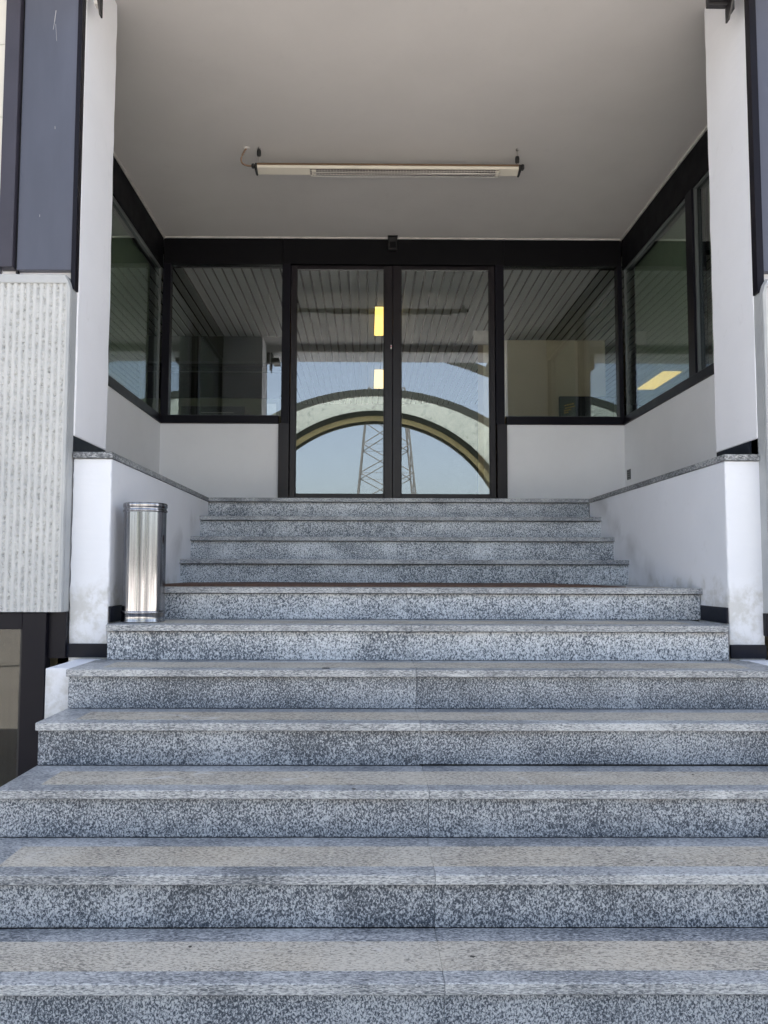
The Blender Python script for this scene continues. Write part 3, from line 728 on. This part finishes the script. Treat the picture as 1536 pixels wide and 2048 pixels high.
# ================================================================= what the glass reflects: arched canopy, pylon
def arc_pts(cx, R_, zc, y, n=48, foot=-1.565):
    pts = [(cx - R_, y, foot)]
    for i in range(n + 1):
        a = math.pi - math.pi * i / n
        pts.append((cx + R_ * math.cos(a), y, zc + R_ * math.sin(a)))
    pts.append((cx + R_, y, foot)); return pts
def hoop(bm, cx, R_, crest, y, w, d):
    zc = crest - R_
    for (ro, ri) in ((R_ + w, R_),):
        A = arc_pts(cx, ro, zc, y); B = arc_pts(cx, ri, zc, y)
        for yy0, yy1 in ((y - d / 2, y + d / 2),):
            v = [[bm.verts.new((p[0], yy, p[2])) for p in P] for P in (A, B) for yy in (yy0, yy1)]
            a0, a1, b0, b1 = v
            for i in range(len(A) - 1):
                bm.faces.new([a0[i], a1[i], a1[i + 1], a0[i + 1]]); bm.faces.new([b0[i + 1], b1[i + 1], b1[i], b0[i]])
                bm.faces.new([a0[i + 1], b0[i + 1], b0[i], a0[i]]); bm.faces.new([a1[i], b1[i], b1[i + 1], a1[i + 1]])
CX = .29
cp = thing('arched_canopy', (CX, -8, -1.565), 'pale lined barrel canopy with olive and yellow arches reflected in the entrance glass', 'canopy')
bm = bmesh.new(); hoop(bm, -.64, 9.0, 5.12, -2.8, .18, .12); put('hoop', bm, 'hoop_green', cp)
bm = bmesh.new(); hoop(bm, CX, 6.0, 4.86, -6.6, .19, .12); put('hoop', bm, 'hoop_green', cp)
bm = bmesh.new(); hoop(bm, CX, 4.36, 4.90, -9.55, .22, .12); put('hoop', bm, 'hoop_green', cp)
bm = bmesh.new(); hoop(bm, CX, 4.22, 4.76, -9.62, .15, .10); put('hoop', bm, 'hoop_yellow', cp)
bm = bmesh.new(); hoop(bm, CX, 4.13, 4.67, -9.72, .10, .10); put('hoop', bm, 'hoop_green', cp)
bm = bmesh.new(); NA = 48; NS = 6
rows = []
for s_ in range(NS + 1):
    t = s_ / NS; Rr = 6.05 + (4.52 - 6.05) * t; cr = 4.90 + (5.06 - 4.90) * t; y = -6.66 + (-9.5 + 6.66) * t
    rows.append([(p[0], p[1], p[2]) for p in arc_pts(CX, Rr, cr - Rr, y, NA)])
for off in (0,):
    vv = [[bm.verts.new((p[0], p[1], p[2] + off)) for p in r_] for r_ in rows]
    for a, b in zip(vv, vv[1:]):
        for i in range(len(a) - 1): bm.faces.new([a[i], a[i + 1], b[i + 1], b[i]])
put('vault_lining', bm, 'vault_skin', cp, smooth=True)

# lattice pylon
PY = -52.; PXc = 1.66
py = thing('power_pylon', (PXc, PY, -1.565), 'galvanised lattice power pylon reflected between the two door leaves', 'pylon')
def px_w(z): return 3.16 * (1 - (z + 1.565) / 33.0)
Ztop = 15.5
segz = [-1.565 + i * 2.45 for i in range(8)]
corners = [(-1, -1), (1, -1), (1, 1), (-1, 1)]
for sx, sy in corners:
    bm = bmesh.new(); tube(bm, [(PXc + sx * px_w(-1.565), PY + sy * px_w(-1.565), -1.565), (PXc + sx * px_w(Ztop), PY + sy * px_w(Ztop), Ztop)], .07, 4); put('leg', bm, 'galv', py)
for a, b in zip(segz, segz[1:]):
    for k in range(4):
        c0 = corners[k]; c1 = corners[(k + 1) % 4]
        P = lambda c, z: (PXc + c[0] * px_w(z), PY + c[1] * px_w(z), z)
        bm = bmesh.new(); tube(bm, [P(c0, a), P(c1, b)], .046, 4); tube(bm, [P(c1, a), P(c0, b)], .046, 4); put('brace', bm, 'galv', py)
        bm = bmesh.new(); tube(bm, [P(c0, b), P(c1, b)], .02, 4); put('strut', bm, 'galv', py)
bm = bmesh.new(); tube(bm, [(PXc - 4.2, PY, 14.6), (PXc + 4.2, PY, 14.6)], .09, 4); tube(bm, [(PXc - 4.2, PY, 14.6), (PXc, PY, Ztop)], .06, 4); tube(bm, [(PXc + 4.2, PY, 14.6), (PXc, PY, Ztop)], .06, 4)
put('crossarm', bm, 'galv', py)

# trees across the forecourt (mirrored in the steel bin)
def tree(x, y, h, seed, label):
    rnd = random.Random(seed)
    t = thing('tree', (x, y, -1.565), label, 'tree', 'trees across the forecourt')
    bm = bmesh.new(); tube(bm, [(x, y, -1.565), (x + .1, y, -1.565 + h * .3), (x, y + .1, -1.565 + h * .7)], .16, 7)
    for i in range(5):
        a = rnd.uniform(0, 6.28); tube(bm, [(x, y, -1.565 + h * (.3 + i * .07)), (x + math.cos(a) * h * .2, y + math.sin(a) * h * .2, -1.565 + h * (.5 + i * .07))], .05, 5)
    put('trunk', bm, 'bark', t)
    bm = bmesh.new()
    for c in range(26):
        a = rnd.uniform(0, 6.28); rr = rnd.uniform(0, h * .28); cz = -1.565 + h * rnd.uniform(.38, .95); cc = Vector((x + rr * math.cos(a), y + rr * math.sin(a), cz))
        for q in range(90):
            d = Vector((rnd.gauss(0, 1), rnd.gauss(0, 1), rnd.gauss(0, .8))) * h * .06; u = Vector((rnd.gauss(0, 1), rnd.gauss(0, 1), rnd.gauss(0, 1))).normalized() * .13
            w_ = u.cross(Vector((rnd.gauss(0, 1), rnd.gauss(0, 1), 1))).normalized() * .07; o = cc + d
            bm.faces.new([bm.verts.new(o - u), bm.verts.new(o + w_), bm.verts.new(o + u), bm.verts.new(o - w_)])
    put('crown', bm, 'leaf', t)
for i, (x, y, h) in enumerate(((-9, -24, 7), (-15, -27, 8), (10, -26, 7.5), (16, -23, 6.5))):
    tree(x, y, h, i, ['broad tree across the forecourt left of the canopy', 'tallest tree far to the left across the forecourt', 'bushy tree across the forecourt right of the canopy', 'shortest tree far to the right across the forecourt'][i])
